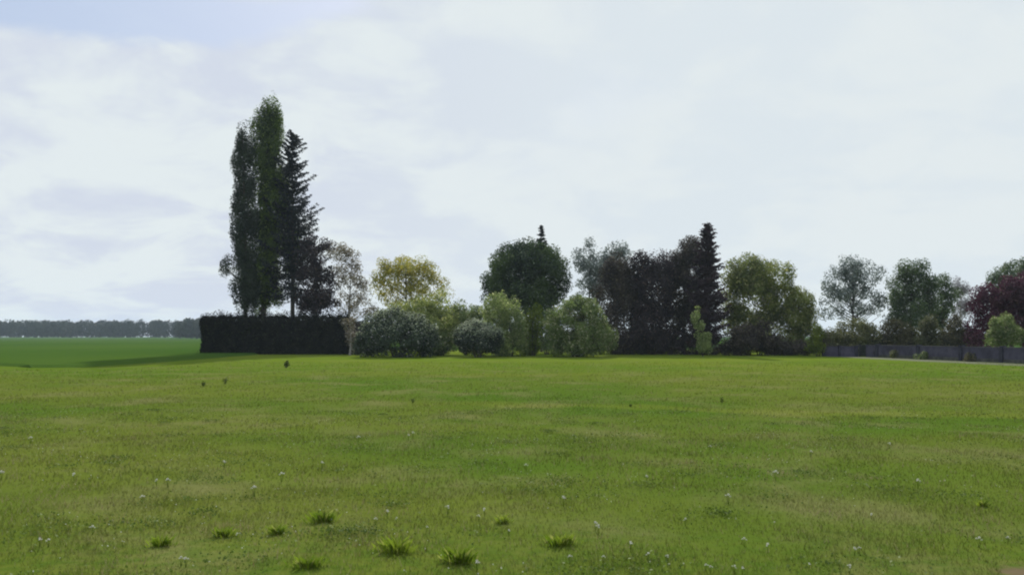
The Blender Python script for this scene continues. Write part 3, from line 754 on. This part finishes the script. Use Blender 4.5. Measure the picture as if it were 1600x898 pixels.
WEEDS = [(448, 574, .48, 'small dark weed standing on the far grass in front of the clipped hedge'), (318, 603, .22, 'low dark weed, left of a pair below the end of the hedge shadow'),
         (352, 599, .27, 'low dark weed, right of a pair below the clipped hedge'), (645, 628, .15, 'tiny dark weed beside the yellow mowing line'), (1128, 628, .17, 'tiny dark weed alone in the middle distance on the right'),
         (985, 636, .13, 'tiny dark weed in the middle distance right of the centre')]
for px, py, h, lab in WEEDS:
    Y = gy(py); X = wx(px, Y); nb = int(200 * h + 25)
    c = rng.normal(0, 1, (nb, 3)) * np.array([h * .20, h * .18, h * .24]) + np.array([0, 0, h * .5]); c[:, 2] = np.clip(c[:, 2], .02, h)
    o = root_at('weed', X, Y, lab, 'weed', 'weeds dotted over the far meadow')
    link('leaves', np_mesh('leaves', leaf_quads(c, unit(c), h * .28), 4), L_WEED, o)
    V, Fc = [], []
    for s in range(3): tube(V, Fc, [(0, 0, -.03), ((s - 1) * h * .2, 0, h * .5), ((s - 1) * h * .35, .02, h * .85)], [.012, .008, .003], 4)
    link('stem', py_mesh('stem', V, Fc), L_WEED, o)

# white flower heads: the ones that show clearly are things, the rest is ground cover
m, n, M_out = new_mat('petal'); pp = n.new('ShaderNodeBsdfDiffuse'); pp.inputs[0].default_value = (.80, .80, .74, 1)
tt = n.new('ShaderNodeBsdfTranslucent'); tt.inputs[0].default_value = (.6, .6, .55, 1); mx = n.new('ShaderNodeMixShader'); mx.inputs[0].default_value = .35
n.put(mx.inputs[1], pp.outputs[0]); n.put(mx.inputs[2], tt.outputs[0]); n.put(M_out.inputs[0], mx.outputs[0]); M_PETAL = m


def head_quads(c, r, petals=8):
    """a ball-like head of small petals round each centre"""
    n = len(c); out_ = []
    for k in range(petals):
        d = sphere_pts(n); d[:, 2] = np.abs(d[:, 2])
        out_.append(_petal(c, d, r))
    return np.concatenate(out_)


def _petal(c, d, r):
    t = unit(np.cross(d, rng.normal(0, 1, d.shape))); b = np.cross(d, t); r = r[:, None]; q = np.empty((len(c), 4, 3)); m0 = c + d * r * .45
    q[:, 0] = m0 - t * r * .7; q[:, 1] = m0 + b * r * .6; q[:, 2] = m0 + t * r * .7; q[:, 3] = m0 - b * r * .6
    return q.reshape(-1, 3)


SPOTS = [(145, 834), (62, 853), (76, 854), (605, 805), (587, 817), (620, 814), (667, 829), (757, 805), (748, 812), (795, 836), (371, 840), (503, 727), (397, 772), (222, 784), (262, 758),
         (245, 757), (440, 748), (350, 732), (116, 755), (2, 752), (283, 886), (290, 888), (745, 889), (1071, 817), (1138, 788), (1163, 848), (1362, 810), (1434, 761), (1200, 858), (1013, 872),
         (1043, 874), (890, 873), (943, 873), (1103, 888), (1110, 891), (1148, 892), (1160, 893), (1264, 885), (1328, 891), (1335, 866), (1342, 862), (930, 828), (935, 833), (1575, 845), (985, 858),
         (1010, 755), (1212, 752), (645, 685), (638, 688), (880, 790), (48, 690), (1267, 713), (1390, 700), (1110, 700), (1530, 853), (700, 800), (560, 690), (822, 732)]
proto = None
for i, (px, py) in enumerate(SPOTS):
    Y = gy(py + 2); X = wx(px, Y); z = float(gz(np.array([X]), np.array([Y]))[0]); sc = .85 + .55 * random.random() + (.5 if Y > 11 else 0)
    if proto is None:
        o = root_at('white_flower', X, Y, 'small white flower head standing in the meadow grass', 'flower', 'white flowers dotted over the meadow')
        c = np.array([[0, 0, .075], [.018, .01, .068], [-.016, .008, .062]]); hd = link('flower_head', np_mesh('flower_head', head_quads(c, np.array([.013, .010, .009]), 9), 4), M_PETAL, o)
        V, Fc = [], []
        for q in c: tube(V, Fc, [(0, 0, -.01), (q[0] * .6, q[1] * .5, q[2] * .6), tuple(q)], [.0022, .0018, .0014], 4)
        st = link('stem', py_mesh('stem', V, Fc), L_TUFT, o); proto = (o, hd, st)
    else:
        o = proto[0].copy(); COL.objects.link(o)
        for ch in proto[1:]:
            cc_ = ch.copy(); COL.objects.link(cc_); cc_.parent = o
    o.location = (X, Y, z); o.scale = (sc,) * 3; o.rotation_euler = (0, 0, random.uniform(0, 6.28))

cx_, cy_ = [], []
for k in range(230):                                     # loose drifts of small heads
    y = math.sqrt(random.uniform(7.5 ** 2, 26 ** 2)); x = random.uniform(-.62, .62) * y; m_ = random.randint(1, 8)
    for q in range(m_): cx_.append(x + random.gauss(0, .35)); cy_.append(y + random.gauss(0, .35))
cx_, cy_ = np.array(cx_), np.array(cy_)
c = np.stack([cx_, cy_, gz(cx_, cy_) + rng.uniform(.035, .07, len(cx_))], -1)
tag(link('meadow_flowers', np_mesh('meadow_flowers', head_quads(c, rng.uniform(.005, .011, len(c)), 5), 4), M_PETAL), 'tiny pale flower heads sprinkled through the grass', 'flowers', kind='stuff')
